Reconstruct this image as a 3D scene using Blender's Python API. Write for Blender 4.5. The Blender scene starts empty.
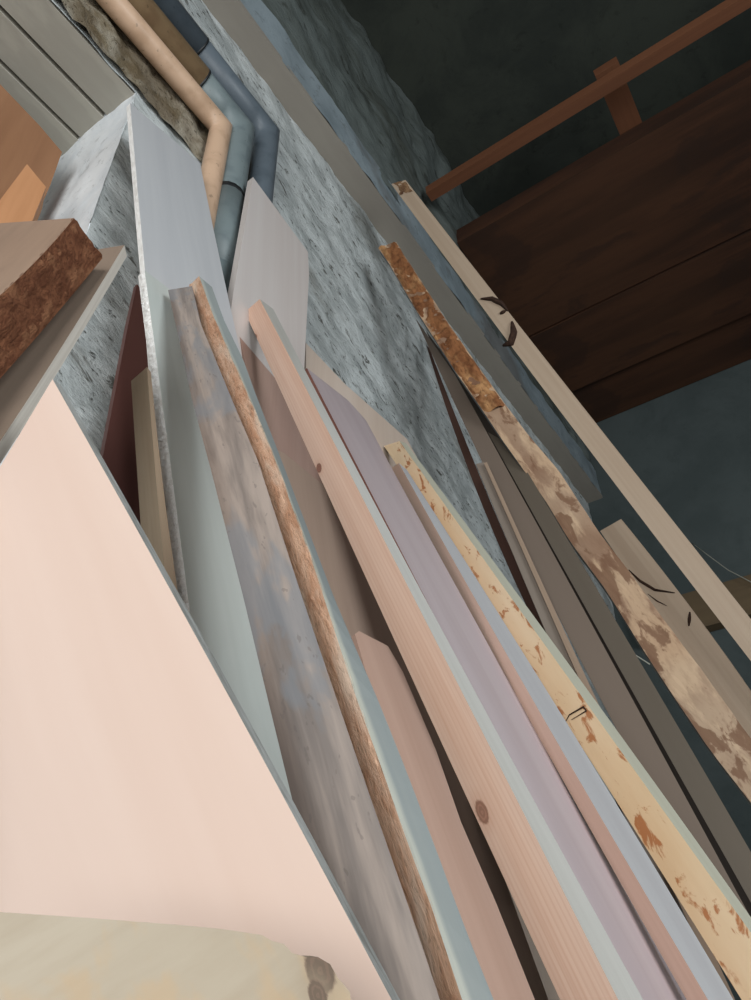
import bpy, bmesh, math, random
from mathutils import Vector, Matrix, noise
from mathutils.bvhtree import BVHTree
random.seed(7)
COL = bpy.context.scene.collection
D = 0.9            # distance from the camera to the plastered wall
HC = 1.25          # height of the camera above the floor
F = 750.0          # focal length in pixels of a 751 x 1000 picture
# ---------------------------------------------------------------- camera
v1 = Vector((625, 540, 750)).normalized()          # along the wall, seen from the camera (x right, y down, z forward)
v3 = Vector((-30, -1007, 750)).normalized()        # straight up
v3 = (v3 - v3.dot(v1) * v1).normalized()
v2 = v3.cross(v1)                                  # into the wall
def w2(c): return Vector((v1.dot(c), v2.dot(c), v3.dot(c)))
CAM = Vector((0, 0, HC))
def ray(p):
    return w2(Vector((p[0] - 375.5, p[1] - 500, F))).normalized()
cam_data = bpy.data.cameras.new('camera')
cam = bpy.data.objects.new('camera', cam_data); COL.objects.link(cam)
rx, ry, rz = w2(Vector((1, 0, 0))), w2(Vector((0, -1, 0))), w2(Vector((0, 0, -1)))
cam.matrix_world = Matrix(((rx.x, ry.x, rz.x, 0), (rx.y, ry.y, rz.y, 0), (rx.z, ry.z, rz.z, HC), (0, 0, 0, 1)))
cam_data.sensor_fit = 'VERTICAL'; cam_data.sensor_height = 24; cam_data.lens = 24 * F / 1000
cam_data.clip_start = 0.01
bpy.context.scene.camera = cam
def on(p, pt, n):                                  # where the sight line of p meets the plane through pt
    r = ray(p); return CAM + r * ((pt - CAM).dot(n) / r.dot(n))
def anch(p, a):                                     # a > 0: distance from the floor line along Y; a < 0: distance from the eye
    r = ray(p); return CAM + r * (a / r.y if a > 0 else -a)
def at_y(p, y): return on(p, Vector((0, y, 0)), Vector((0, 1, 0)))
def at_z(p, z): return on(p, Vector((0, 0, z)), Vector((0, 0, 1)))
def at_x(p, x): return on(p, Vector((x, 0, 0)), Vector((1, 0, 0)))
# ---------------------------------------------------------------- objects
def tag(o, label=None, cat=None, group=None, kind=None):
    if label: o['label'] = label
    if cat: o['category'] = cat
    if group: o['group'] = group
    if kind: o['kind'] = kind
    return o
def obj(name, verts, faces, mats, parent=None, uvs=None, smooth=False, fm=None):
    me = bpy.data.meshes.new(name); me.from_pydata([tuple(v) for v in verts], [], faces)
    for m in (mats if isinstance(mats, (list, tuple)) else [mats]): me.materials.append(m)
    if fm:
        for p, i in zip(me.polygons, fm): p.material_index = i
    if uvs:
        l = me.uv_layers.new(name='UVMap')
        k = 0
        for p, fu in zip(me.polygons, uvs):
            for li, u in zip(p.loop_indices, fu): l.data[li].uv = u
    if smooth:
        for p in me.polygons: p.use_smooth = True
    me.validate()
    o = bpy.data.objects.new(name, me); COL.objects.link(o)
    bm = bmesh.new(); bm.from_mesh(me)
    if not smooth or True: bmesh.ops.recalc_face_normals(bm, faces=bm.faces)
    bm.to_mesh(me); bm.free()
    if parent: o.parent = parent
    return o
# ---------------------------------------------------------------- materials
class NT:
    def __init__(s, name):
        s.m = bpy.data.materials.new(name); s.m.use_nodes = True
        s.t = s.m.node_tree; s.t.nodes.clear()
        s.out = s.t.nodes.new('ShaderNodeOutputMaterial'); s.b = s.t.nodes.new('ShaderNodeBsdfPrincipled')
        s.t.links.new(s.b.outputs[0], s.out.inputs[0])
    def n(s, typ, inp=None, **kw):
        nd = s.t.nodes.new('ShaderNode' + typ)
        for k, v in kw.items(): setattr(nd, k, v)
        for k, v in (inp or {}).items(): s.set(nd.inputs[k], v)
        return nd
    def set(s, sock, v):
        if isinstance(v, bpy.types.NodeSocket): s.t.links.new(v, sock)
        elif isinstance(v, bpy.types.Node): s.t.links.new(v.outputs[0], sock)
        else:
            if hasattr(sock, 'default_value') and sock.type == 'RGBA' and len(v) == 3: v = (*v, 1)
            sock.default_value = v
    def math(s, op, a, b=0.0, c=0.0, clamp=False):
        nd = s.t.nodes.new('ShaderNodeMath'); nd.operation = op; nd.use_clamp = clamp
        s.set(nd.inputs[0], a); s.set(nd.inputs[1], b); s.set(nd.inputs[2], c); return nd.outputs[0]
    def mix(s, f, a, b, mode='MIX'):
        nd = s.t.nodes.new('ShaderNodeMix'); nd.data_type = 'RGBA'; nd.blend_type = mode
        s.set(nd.inputs[0], f); s.set(nd.inputs[6], a); s.set(nd.inputs[7], b); return nd.outputs[2]
    def step(s, x, lo, hi):
        nd = s.n('MapRange', {0: x, 1: lo, 2: hi, 3: 0.0, 4: 1.0}); nd.interpolation_type = 'SMOOTHSTEP'; return nd.outputs[0]
    def noise(s, vec, scale, detail=4, rough=.55, dist=0):
        return s.n('TexNoise', {'Vector': vec, 'Scale': scale, 'Detail': detail, 'Roughness': rough, 'Distortion': dist}).outputs[0]
    def mapped(s, vec, scale, loc=(0, 0, 0), rot=(0, 0, 0)):
        return s.n('Mapping', {'Vector': vec, 'Scale': scale, 'Location': loc, 'Rotation': rot}).outputs[0]
    def finish(s, col, rough=.7, bump=None, bs=.3, bd=.002, spec=.3):
        s.set(s.b.inputs['Base Color'], col); s.set(s.b.inputs['Roughness'], rough)
        s.b.inputs['Specular IOR Level'].default_value = spec
        if bump is not None:
            b = s.n('Bump', {'Strength': bs, 'Distance': bd, 'Height': bump}); s.t.links.new(b.outputs[0], s.b.inputs['Normal'])
        return s.m
def srgb(r, g, b):
    f = lambda c: (c / 255 / 12.92) if c / 255 <= .04045 else ((c / 255 + .055) / 1.055) ** 2.4
    return (f(r), f(g), f(b))
def wood(name, base, dark, light=None, grain=90, along=2.5, contrast=.5, patch=0, patchcol=None, patchscale=6, patchlo=.55,
         knots=(), rough=.65, bs=.25, wave=0, seed=0, fine=.25, spec=.25, mark=(), speck=0, band=None):
    """UV in metres: u across, v along the board."""
    t = NT(name); uv = t.n('UVMap').outputs[0]
    vec = t.mapped(uv, (1, 1, 1), (seed * 1.37, seed * 2.11, seed * .7))
    g1 = t.noise(t.mapped(vec, (grain, along, 1)), 1, 5, .6, .3)
    g2 = t.noise(t.mapped(vec, (grain * 4, along * 5, 1)), 1, 3, .6)
    big = t.noise(t.mapped(vec, (grain * .12, along * .5, 1)), 1, 3, .5, .4)
    f = t.step(g1, .5 - .5 * (1.02 - contrast), .5 + .5 * (1.02 - contrast))
    col = t.mix(f, base, dark)
    col = t.mix(t.math('MULTIPLY', t.step(big, .35, .7), .7), col, light or base)
    if wave:
        wv = t.n('TexWave', {'Vector': t.mapped(vec, (1, .035, 1)), 'Scale': wave, 'Distortion': 2.5, 'Detail': 2, 'Detail Scale': .8}, bands_direction='X').outputs[1]
        col = t.mix(t.math('MULTIPLY', t.step(wv, .5, 1), .25), col, dark)
    col = t.mix(t.math('MULTIPLY', t.step(g2, .45, .75), fine), col, dark)
    if band:                                            # pale or dark strip along one edge: (u0, u1, colour)
        u = t.n('SeparateXYZ', {0: uv}).outputs[0]
        wob = t.math('MULTIPLY_ADD', t.noise(t.mapped(vec, (3, 3, 1)), 1, 4), .02, t.math('ADD', u, -.01))
        col = t.mix(t.math('MULTIPLY', t.step(wob, band[0], band[1]), band[3] if len(band) > 3 else 1), col, band[2])
    if patch:
        pn = t.noise(t.mapped(vec, (patchscale * 1.6, patchscale * .8, 1)), 1, 5, .62, .5)
        pm = t.step(pn, patchlo, patchlo + .07)
        col = t.mix(t.math('MULTIPLY', pm, patch), col, patchcol)
    if speck:
        sp = t.noise(t.mapped(vec, (160, 60, 1)), 1, 2)
        col = t.mix(t.math('MULTIPLY', t.step(sp, .66, .7), speck), col, dark)
    bumpv = t.math('ADD', g1, t.math('MULTIPLY', g2, .5))
    for (ku, kv, kr, kc) in knots:
        vv = t.n('VectorMath', {0: uv, 1: (ku, kv, 0)}, operation='SUBTRACT').outputs[0]
        vv = t.n('VectorMath', {0: vv, 1: (1 / kr, .62 / kr, 0)}, operation='MULTIPLY').outputs[0]
        ln = t.n('VectorMath', {0: vv}, operation='LENGTH').outputs[1]
        ln = t.math('ADD', ln, t.math('MULTIPLY', t.math('SUBTRACT', t.noise(vv, 2.5, 3), .5), .5))
        ring = t.math('SINE', t.math('MULTIPLY', ln, 14))
        kcol = t.mix(t.step(ring, -.2, .8), kc, tuple(min(1, c * 1.7) for c in kc))
        col = t.mix(t.math('SUBTRACT', 1, t.step(ln, .85, 1.15)), col, kcol)
        halo = t.math('SUBTRACT', 1, t.step(ln, 1.0, 2.4))
        col = t.mix(t.math('MULTIPLY', halo, .3), col, dark)
    return t.finish(col, rough, bumpv, bs, .0015, spec)
def bark(name, c1, c2, c3, scale=40, stretch=.35, bs=.9, seed=0, hole=.5):
    t = NT(name); uv = t.n('UVMap').outputs[0]
    vec = t.mapped(uv, (1, stretch, 1), (seed, seed * .3, 0))
    a = t.noise(vec, scale, 7, .65, .6); b = t.noise(vec, scale * .3, 4, .6, .3); c = t.noise(vec, scale * 3.2, 5, .7)
    col = t.mix(t.step(a, .38, .62), c1, c2)
    col = t.mix(t.step(b, .5, .66), col, c3)
    col = t.mix(t.math('MULTIPLY', t.math('SUBTRACT', 1, t.step(c, .36, .46)), hole), col, tuple(x * .3 for x in c1))
    return t.finish(col, .85, t.math('ADD', a, t.math('MULTIPLY', c, .6)), bs, .006, .15)
# ---------------------------------------------------------------- boards
def norm2(d, m):
    v = m - m.dot(d) * d; return v.normalized()
def fitdir(edges):
    N = []
    for e in edges:
        n = ray(e[0]).cross(ray(e[-1])).normalized(); N.append(n)
    # direction least aligned with every sight plane
    A = Matrix(((0, 0, 0), (0, 0, 0), (0, 0, 0)))
    for n in N:
        for i in range(3):
            for j in range(3): A[i][j] += n[i] * n[j]
    for i in range(3): A[i][i] += 1e-9
    inv = A.inverted(); v = Vector((.1, -.3, -1))
    for _ in range(60): v = (inv @ v).normalized()
    return v if v.z < 0 else -v
def solve2(L, M, R, ratio, d=None):
    """normals of the two visible faces of a squared timber whose three long edges are L, M, R; ratio = side / front"""
    d = d or fitdir([L, M, R])
    def dr(e):
        n = ray(e[0]).cross(ray(e[-1])).normalized(); r = n.cross(d).normalized()
        m = ray(e[0]); m = m - m.dot(d) * d
        return r if r.dot(m) > 0 else -r
    rl, rm, rr = dr(L), dr(M), dr(R)
    e1 = rm; e2 = d.cross(e1)
    c = lambda v: (v.dot(e1), v.dot(e2))
    l2, r2 = c(rl), c(rr)
    best = None
    for k in range(1, 1800):
        th = math.radians(k * .2)
        u = (math.cos(th), math.sin(th))
        det = u[0] * l2[1] - u[1] * l2[0]
        if abs(det) < 1e-6: continue
        w = (-1 * l2[1]) / det                    # (1,0)+w u on ray l
        if w <= 0: continue
        if (1 + w * u[0]) * l2[0] + w * u[1] * l2[1] <= 0: continue
        for sg in (1, -1):
            q = (-u[1] * sg, u[0] * sg)
            det2 = q[0] * r2[1] - q[1] * r2[0]
            if abs(det2) < 1e-6: continue
            tt = (-1 * r2[1]) / det2
            if tt <= 0: continue
            if u[0] < 0 and q[0] < 0: continue
            if u[0] < -.0 and q[0] < .3: continue
            err = abs(math.log((tt / w) / ratio))
            if best is None or err < best[0]: best = (err, u, q, w, tt)
    err, u, q, w, tt = best
    U = e1 * u[0] + e2 * u[1]; Q = e1 * q[0] + e2 * q[1]
    return d, -Q, -U, w, tt, err
def poly_s(pts, d, s):
    ss = [p.dot(d) for p in pts]
    if len(pts) == 1: return pts[0] + d * (s - ss[0])
    k = 0
    while k < len(ss) - 2 and s > ss[k + 1]: k += 1
    if s > ss[-1]: return pts[-1] + d * (s - ss[-1])
    f = (s - ss[k]) / (ss[k + 1] - ss[k]); return pts[k].lerp(pts[k + 1], f)
INFO = {}
def loft(name, E, d, mats, fmat=(0, 0, 0, 0), capmat=None, nu=1, ns=26, amp=(0, 0, 0, 0), nscale=30, floor=0.004, length=None,
         parent=None, ragged=0, seed=0):
    """E: four lists of 3-D points down the four long edges (front-left, front/side, side-right, hidden)."""
    s0 = [e[0].dot(d) for e in E]
    if length: send = min(s0) + length; 
    else: send = max(e[-1].dot(d) for e in E)
    rings = []; vs = []
    def P(i, f): return poly_s(E[i], d, s0[i] + f * (send - s0[i]))
    fr = [k / ns for k in range(ns + 1)]
    R_ = [[P(i, f) for i in range(4)] for f in fr]
    if not length and floor is not None:
        z = min(p.z for p in R_[-1])
        if z > floor + .02:
            ex = [p + d * ((p.z - floor) / -d.z) for p in R_[-1]]
            for k in range(1, 5): R_.append([a.lerp(b, k / 4) for a, b in zip(R_[ns], ex)])
    top = sum((r for r in R_[0]), Vector()) / 4
    base = sum((r for r in R_[-1]), Vector()) / 4
    verts = []; uvv = []
    wid = [(R_[0][1] - R_[0][0]).length, (R_[0][2] - R_[0][1]).length]
    W1 = max((r[1] - r[0] - (r[1] - r[0]).dot(d) * d).length for r in R_); W2 = max((r[2] - r[1] - (r[2] - r[1]).dot(d) * d).length for r in R_)
    per = [0, W1, W1 + W2, 2 * W1 + W2, 2 * W1 + 2 * W2]
    cen = [sum((p for p in r), Vector()) / 4 for r in R_]
    n = 4 * nu
    for ri, r in enumerate(R_):
        for i in range(4):
            a, b = r[i], r[(i + 1) % 4]
            fn = (b - a).cross(d)
            if fn.length > 0: fn.normalize()
            mid = (a + b) / 2
            if fn.dot(mid - cen[ri]) < 0: fn = -fn
            for k in range(nu):
                g = k / nu; p = a.lerp(b, g)
                if amp[i] or amp[(i - 1) % 4]:
                    h = noise.fractal(p * nscale + Vector((seed, seed, 0)), 1.0, 2.0, 4)
                    am = amp[i] if k else max(amp[i], amp[(i - 1) % 4]) * .6
                    p = p + fn * (am * h)
                if ri == 0 and ragged:
                    p = p + d * ragged * noise.noise(p * 60)
                verts.append(p); uvv.append((per[i] + g * (per[i + 1] - per[i]), (p - top).dot(d)))
    faces = []; uvs = []; fm = []
    for ri in range(len(R_) - 1):
        for j in range(n):
            a = ri * n + j; b = ri * n + (j + 1) % n; c = b + n; e = a + n
            faces.append((a, b, c, e))
            ub = uvv[b] if (j + 1) % n else (per[4], uvv[b][1]); uc = uvv[c] if (j + 1) % n else (per[4], uvv[c][1])
            uvs.append([uvv[a], ub, uc, uvv[e]]); fm.append(fmat[j // nu])
    cm = fmat[0] if capmat is None else capmat
    for ring in (list(range(n)), [(len(R_) - 1) * n + j for j in range(n)]):
        faces.append(tuple(ring)); fm.append(cm)
        o0 = verts[ring[0]]; ax = (verts[ring[nu]] - o0).normalized(); ay = (verts[ring[-nu]] - o0).normalized()
        uvs.append([((verts[q] - o0).dot(ax) + 3, (verts[q] - o0).dot(ay) * .3 + 3) for q in ring])
    verts = [v - base for v in verts]
    o = obj(name, verts, faces, mats, parent, uvs, False, fm)
    o.location = base
    INFO[o.name] = dict(R=R_, d=d, top=top, per=per, base=base, w=W1, t=W2)
    o['_w'] = 0; del o['_w']
    print('BOARD %-28s w=%.3f t=%.3f top=(%.2f %.2f %.2f) foot=(%.2f %.2f %.2f) d=(%.2f %.2f %.2f)' % (o.name, W1, W2, *top, *base, *d))
    return o
def smooth_px(pts):
    """least-squares parabola x(y) through a measured edge"""
    if len(pts) < 4: return pts
    y0 = pts[0][1]; sc = (pts[-1][1] - y0) or 1
    A = [[0.0] * 4 for _ in range(3)]
    for x, y in pts:
        t = (y - y0) / sc; b = (1, t, t * t)
        for i in range(3):
            for j in range(3): A[i][j] += b[i] * b[j]
            A[i][3] += b[i] * x
    for i in range(3):
        p = A[i][i]
        for j in range(i, 4): A[i][j] /= p
        for k in range(3):
            if k != i:
                f = A[k][i]
                for j in range(i, 4): A[k][j] -= f * A[i][j]
    out = []
    for k in range(13):
        t = k / 12; out.append((A[0][3] + A[1][3] * t + A[2][3] * t * t, y0 + t * sc))
    return out
def board2(name, L, M, R, ratio, anchor, mats, d=None, raw=False, **kw):
    if not raw: L, M, R = smooth_px(L), smooth_px(M), smooth_px(R)
    d, n1, n2, w, tt, err = solve2(L, M, R, ratio, d)
    A = anch(M[0], anchor)
    Mp = [on(p, A, n1) for p in M]
    # straighten: side plane through the middle of M
    c = sum(Mp, Vector()) / len(Mp)
    c = Mp[0]
    Lp = [on(p, A, n1) for p in L]; Rp = [on(p, c, n2) for p in R]
    send = Mp[-1].dot(d)
    tt2 = -n1 * ((Rp[0] - Mp[0]).dot(-n1))
    H = []
    for k in range(3):
        f = k / 2
        sl = Lp[0].dot(d) + f * (send - Lp[0].dot(d)); sr = Rp[0].dot(d) + f * (send - Rp[0].dot(d)); sm = Mp[0].dot(d) + f * (send - Mp[0].dot(d))
        l, rr_, m = poly_s(Lp, d, sl), poly_s(Rp, d, sr), poly_s(Mp, d, sm)
        H.append(l + rr_ - m)
    o = loft(name, [Lp, Mp, Rp, H], d, mats, **kw)
    INFO[o.name].update(n1=n1, n2=n2, A=A, L=Lp, M=Mp, Rr=Rp)
    print('      solve err %.3f n1=(%.2f %.2f %.2f)' % (err, *n1))
    return o
def board1(name, L, M, anchor, hint, t, mats, d=None, apx=None, raw=False, **kw):
    """one visible broad face; hint = roughly where that face looks"""
    if not raw: L, M = smooth_px(L), smooth_px(M)
    d = Vector(d).normalized() if d else fitdir([L, M])
    n1 = norm2(d, Vector(hint)); A = anch(apx or L[0], anchor)
    Lp = [on(p, A, n1) for p in L]; Mp = [on(p, A, n1) for p in M]
    o = loft(name, [Lp, Mp, [p - n1 * t for p in Mp], [p - n1 * t for p in Lp]], d, mats, **kw)
    INFO[o.name].update(n1=n1, n2=(Mp[0] - Lp[0]).normalized(), A=A, L=Lp, M=Mp)
    return o
def uv_of(o, px, face=0):
    i = INFO[o.name]
    if face == 0: P = on(px, i['A'], i['n1'])
    else: P = on(px, i['M'][0], i['n2'])
    v = (P - i['top']).dot(i['d'])
    # across: distance from the left edge at that height
    ss = P.dot(i['d']); l = poly_s(i['L' if face == 0 else 'M'], i['d'], ss); m = poly_s(i['M' if face == 0 else 'Rr'], i['d'], ss)
    g = (P - l).dot((m - l).normalized()) / max((m - l).length, 1e-6)
    return (i['per'][face] + g * (i['per'][face + 1] - i['per'][face]), v)
def shell(o, name, face, mat, thick=.004, amp=.006, nscale=40, f0=0.0, f1=1.0, g0=0.0, g1=1.0, nu=8, ns=120, seed=0, edgewob=.25, px=None):
    """a bark layer over one face of a board: child mesh following that face"""
    i = INFO[o.name]; R_ = i['R']; d = i['d']
    def Q(f, g):
        x = f * (len(R_) - 1); k = min(int(x), len(R_) - 2); x -= k
        a = R_[k][face].lerp(R_[k + 1][face], x); b = R_[k][(face + 1) % 4].lerp(R_[k + 1][(face + 1) % 4], x)
        return a, b
    verts = []; uvs_ = []
    for s in range(ns + 1):
        f = f0 + (f1 - f0) * s / ns
        a, b = Q(f, 0)
        fn = (b - a).cross(d).normalized()
        x = f * (len(R_) - 1); k = min(int(x), len(R_) - 2)
        cen = sum((p for p in R_[k]), Vector()) / 4
        if fn.dot((a + b) / 2 - R_[k][(face + 2) % 4]) < 0: fn = -fn
        w0 = g0 + edgewob * .5 * (noise.noise(Vector((f * 40, seed, 1))) ); w1 = g1 + edgewob * .5 * (noise.noise(Vector((f * 33, seed, 9))))
        w0 = max(w0, g0 - .01) if g0 <= 0 else w0; w1 = min(w1, 1.01)
        w0 = max(w0, -.01)
        for j in range(nu + 1):
            g = w0 + (w1 - w0) * j / nu; p = a.lerp(b, g)
            h = noise.fractal(Vector((p.x, p.y, p.z)) * nscale + Vector((seed, 0, 0)), .9, 2.1, 5)
            edge = 0.0 if j in (0, nu) else 1.0
            verts.append(p + fn * (-.001 + edge * (thick + amp * h)) - i['base'])
            uvs_.append((g * i['per'][1], (p - i['top']).dot(d)))
    faces = []; fu = []
    for s in range(ns):
        for j in range(nu):
            a = s * (nu + 1) + j; q = (a, a + 1, a + nu + 2, a + nu + 1)
            faces.append(q); fu.append([uvs_[x] for x in q])
    c = obj(name, verts, faces, mat, o, fu, True)
    return c
def tube(name, pts, r, mat, parent=None, seg=16, radii=None, caps=True, org=None):
    verts = []; uvs = []; faces = []; fu = []
    n = len(pts); L = 0; prev = None
    for i, p in enumerate(pts):
        tin = (p - pts[i - 1]).normalized() if i else (pts[1] - p).normalized()
        tout = (pts[i + 1] - p).normalized() if i < n - 1 else tin
        if prev is None:
            a = Vector((0, 0, 1)) if abs(tin.z) < .9 else Vector((1, 0, 0)); x = tin.cross(a).normalized()
        else: x = (prev - prev.dot(tin) * tin).normalized()
        y = tin.cross(x); bn = (tin + tout).normalized()
        if i: L += (p - pts[i - 1]).length
        rr = radii[i] if radii else r
        for k in range(seg):
            a = 2 * math.pi * k / seg; o_ = (x * math.cos(a) + y * math.sin(a)) * rr
            verts.append(p + o_ - tin * (o_.dot(bn) / tin.dot(bn))); uvs.append((a * rr, L))
        q_ = tin.rotation_difference(tout); prev = q_ @ x
    for i in range(n - 1):
        for k in range(seg):
            a = i * seg + k; b = i * seg + (k + 1) % seg; q = (a, b, b + seg, a + seg)
            faces.append(q); fu.append([uvs[a], (uvs[b][0] if (k + 1) % seg else 2 * math.pi * r, uvs[b][1]), (uvs[b + seg][0] if (k + 1) % seg else 2 * math.pi * r, uvs[b + seg][1]), uvs[a + seg]])
    if caps:
        for q in (tuple(range(seg)), tuple((n - 1) * seg + k for k in range(seg))):
            faces.append(q); fu.append([uvs[x] for x in q])
    if parent is None and org is None: org = pts[-1]
    if parent is not None: org = Vector(parent.location)
    o = obj(name, [v - org for v in verts], faces, mat, parent, fu, True)
    if parent is None: o.location = org
    return o
def box(name, lo, hi, mat, parent=None):
    x0, y0, z0 = lo; x1, y1, z1 = hi
    v = [Vector(q) for q in ((x0, y0, z0), (x1, y0, z0), (x1, y1, z0), (x0, y1, z0), (x0, y0, z1), (x1, y0, z1), (x1, y1, z1), (x0, y1, z1))]
    f = [(0, 1, 2, 3), (4, 5, 6, 7), (0, 1, 5, 4), (1, 2, 6, 5), (2, 3, 7, 6), (3, 0, 4, 7)]
    uvs = []
    for q in f:
        a, b, c = v[q[0]], v[q[1]], v[q[2]]; ex, ey = (b - a), (c - b)
        if ex.length > ey.length: uvs.append([(0, 0), (0, ex.length), (ey.length, ex.length), (ey.length, 0)])
        else: uvs.append([(0, 0), (ex.length, 0), (ex.length, ey.length), (0, ey.length)])
    b = Vector(((x0 + x1) / 2, (y0 + y1) / 2, z0))
    if parent: b = Vector(parent.location)
    o = obj(name, [p - b for p in v], f, mat, parent, uvs)
    if not parent: o.location = b
    return o
def grid(name, org, ax, ay, nx, ny, fn, mat, amp, nscale, seed=0, hole=None):
    """wall face with real relief: org + ax*i + ay*j, pushed along fn"""
    verts = []; uvs = []; faces = []; fu = []
    for j in range(ny + 1):
        for i in range(nx + 1):
            p = org + ax * (i / nx) + ay * (j / ny)
            h = noise.fractal(p * nscale + Vector((seed, 0, 0)), .9, 2.0, 5) * amp
            verts.append(p + fn * h); uvs.append((ax.length * i / nx, ay.length * j / ny))
    for j in range(ny):
        for i in range(nx):
            a = j * (nx + 1) + i; q = (a, a + 1, a + nx + 2, a + nx + 1)
            faces.append(q); fu.append([uvs[x] for x in q])
    return verts, faces, fu
S = srgb
# ================================================================ the room
def plaster(name, c, c2, cd, flake=.5, scale=7, bs=.8, dirty=.5, ox=1, streak=None, dlo=.55):
    t = NT(name); v = t.n('TexCoord').outputs[3]
    v = t.n('NewGeometry').outputs[0]
    vs = t.mapped(t.mapped(v, (1, 1, 1), rot=(0, -.35, 0)), (streak or 1, 1, 1))
    a = t.noise(vs, scale, 8, .65, .4); b = t.noise(vs, scale * .4, 5, .6); c_ = t.noise(vs, scale * 6, 6, .7, .2); e = t.noise(vs, scale * 2.2, 6, .7, .8)
    col = t.mix(t.step(a, .4, .62), c, c2)
    col = t.mix(t.math('MULTIPLY', t.step(b, dlo, dlo + .12), dirty), col, cd)
    col = t.mix(t.math('MULTIPLY', t.step(e, .58, .66), flake), col, tuple(x * .55 for x in cd))
    col = t.mix(t.math('MULTIPLY', t.math('SUBTRACT', 1, t.step(c_, .34, .42)), flake), col, tuple(x * .3 for x in cd))
    return t.finish(col, .9, t.math('ADD', a, t.math('MULTIPLY', c_, .5)), bs, .012, .1)
M_wall = plaster('flaking_plaster', S(198, 204, 204), S(164, 170, 170), S(112, 110, 102), .9, 13, 1.0, .55, streak=.42)
M_rev = plaster('painted_reveal', S(226, 230, 232), S(212, 218, 222), S(140, 140, 138), .25, 6, .4, .3, dlo=.6)
M_up = plaster('dirty_upper_wall', S(104, 112, 110), S(84, 90, 86), S(60, 60, 52), .6, 5, 1.0, .7, streak=.3)
M_moss = plaster('mossy_stone', S(160, 154, 140), S(124, 114, 94), S(96, 82, 62), .8, 14, 1.0, .7, dlo=.45)
M_fas = plaster('pale_fascia', S(140, 152, 158), S(124, 136, 142), S(96, 88, 80), .3, 4, .4, .6, dlo=.52)
M_ledge = wood('ledge_plank', S(150, 144, 134), S(134, 128, 120), S(156, 150, 140), grain=8, along=1, contrast=.3, rough=.8)
M_lint = wood('lintel_plank', S(172, 168, 156), S(158, 154, 142), S(178, 174, 164), grain=14, along=1, contrast=.3, rough=.8, patch=.2, patchcol=S(108, 104, 96), patchscale=3)
M_ceil = plaster('dark_ceiling', S(62, 66, 60), S(52, 56, 52), S(40, 40, 36), .2, 2, .4, .4)
M_ceilw = wood('dark_ceiling_boards', S(72, 46, 32), S(48, 32, 24), S(78, 52, 36), grain=10, along=1, contrast=.7, rough=.7, patch=.5, patchcol=S(48, 34, 28), patchscale=2, seed=41)
M_bat = wood('ceiling_batten', S(112, 72, 50), S(92, 58, 40), S(122, 80, 56), grain=30, along=1, contrast=.4, seed=42)
M_far = plaster('blue_grey_wall', S(78, 86, 86), S(70, 78, 78), S(60, 68, 68), .1, 2, .3, .3)
M_floor = plaster('concrete_floor', S(110, 106, 100), S(98, 94, 88), S(80, 76, 72), .3, 4, .4, .4)
M_plain = plaster('side_wall', S(130, 130, 126), S(120, 120, 116), S(100, 98, 94), .2, 3, .4, .3)
XC = at_y((136, 93), D).x; ZP = at_y((455, 240), .81).z; XF = at_z((603, 425), ZP).x; ZL = HC + 2.87 * D; ZS = at_y((136, 93), D).z
YL = .81; ZT = 5.1; XB = -3.2; YR = -3.2; YN = D + .75
def st_grid(name, org, ax, ay, n, fn, mat, amp, ns):
    v, f, u = grid(name, org, ax, ay, n[0], n[1], fn, mat, amp, ns)
    o = obj(name, [p - org for p in v], f, mat, None, u, True); o.location = org; return tag(o, kind='structure')
# main plastered wall to the right of the opening, and the part above the opening
w = st_grid('wall_left', Vector((XC, D, 0)), Vector((XF - XC, 0, 0)), Vector((0, 0, ZL)), (320, 240), Vector((0, 1, 0)), M_wall, .006, 9)
st_grid('wall_reveal', Vector((XC, D, 0)), Vector((0, YN - D, 0)), Vector((0, 0, ZS + .02)), (60, 160), Vector((1, 0, 0)), M_rev, .010, 4)
st_grid('wall_left_above_opening', Vector((XB, D, ZS)), Vector((XC - XB, 0, 0)), Vector((0, 0, ZL - ZS)), (200, 60), Vector((0, 1, 0)), M_wall, .006, 9)
tag(box('wall_opening_back', (XB, YN, 0), (XC + .4, YN + .1, ZS + .3), M_plain), kind='structure')
tag(box('wall_left_sill', (XB, D, 0), (XC - 1.7, YN, ZS), M_plain), kind='structure')
# mossy rough band just above the opening
mo = st_grid('trim_1', Vector((XB, D - .012, ZS + .0)), Vector((XC + .42 - XB, 0, 0)), Vector((0, 0, .2)), (300, 20), Vector((0, 1, 0)), M_moss, .012, 16)
# lintel planks over the opening (soffit)
ys = [at_z(p, ZS) .y for p in ((136, 91), (100, 111), (74, 134), (50, 152))]
ys = [D - .0] + ys[1:] + [YN]
for k in range(4):
    o = tag(box('lintel_plank', (XB + .2, ys[k] + .006, ZS), (XC + .03, ys[k + 1] - .006, ZS + .06), M_lint),
        ('grey lintel plank over the window reveal, nearest the pipes', 'second grey lintel plank from the pipes, over the window reveal', 'third grey lintel plank from the pipes, over the reveal', 'innermost grey lintel plank, above the orange timbers')[k], 'plank', 'lintel planks over the opening')
tag(box('wall_opening_top', (XB, D + .02, ZS + .12), (XC + .2, YN, ZS + .2), M_ceil), kind='structure')
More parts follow.
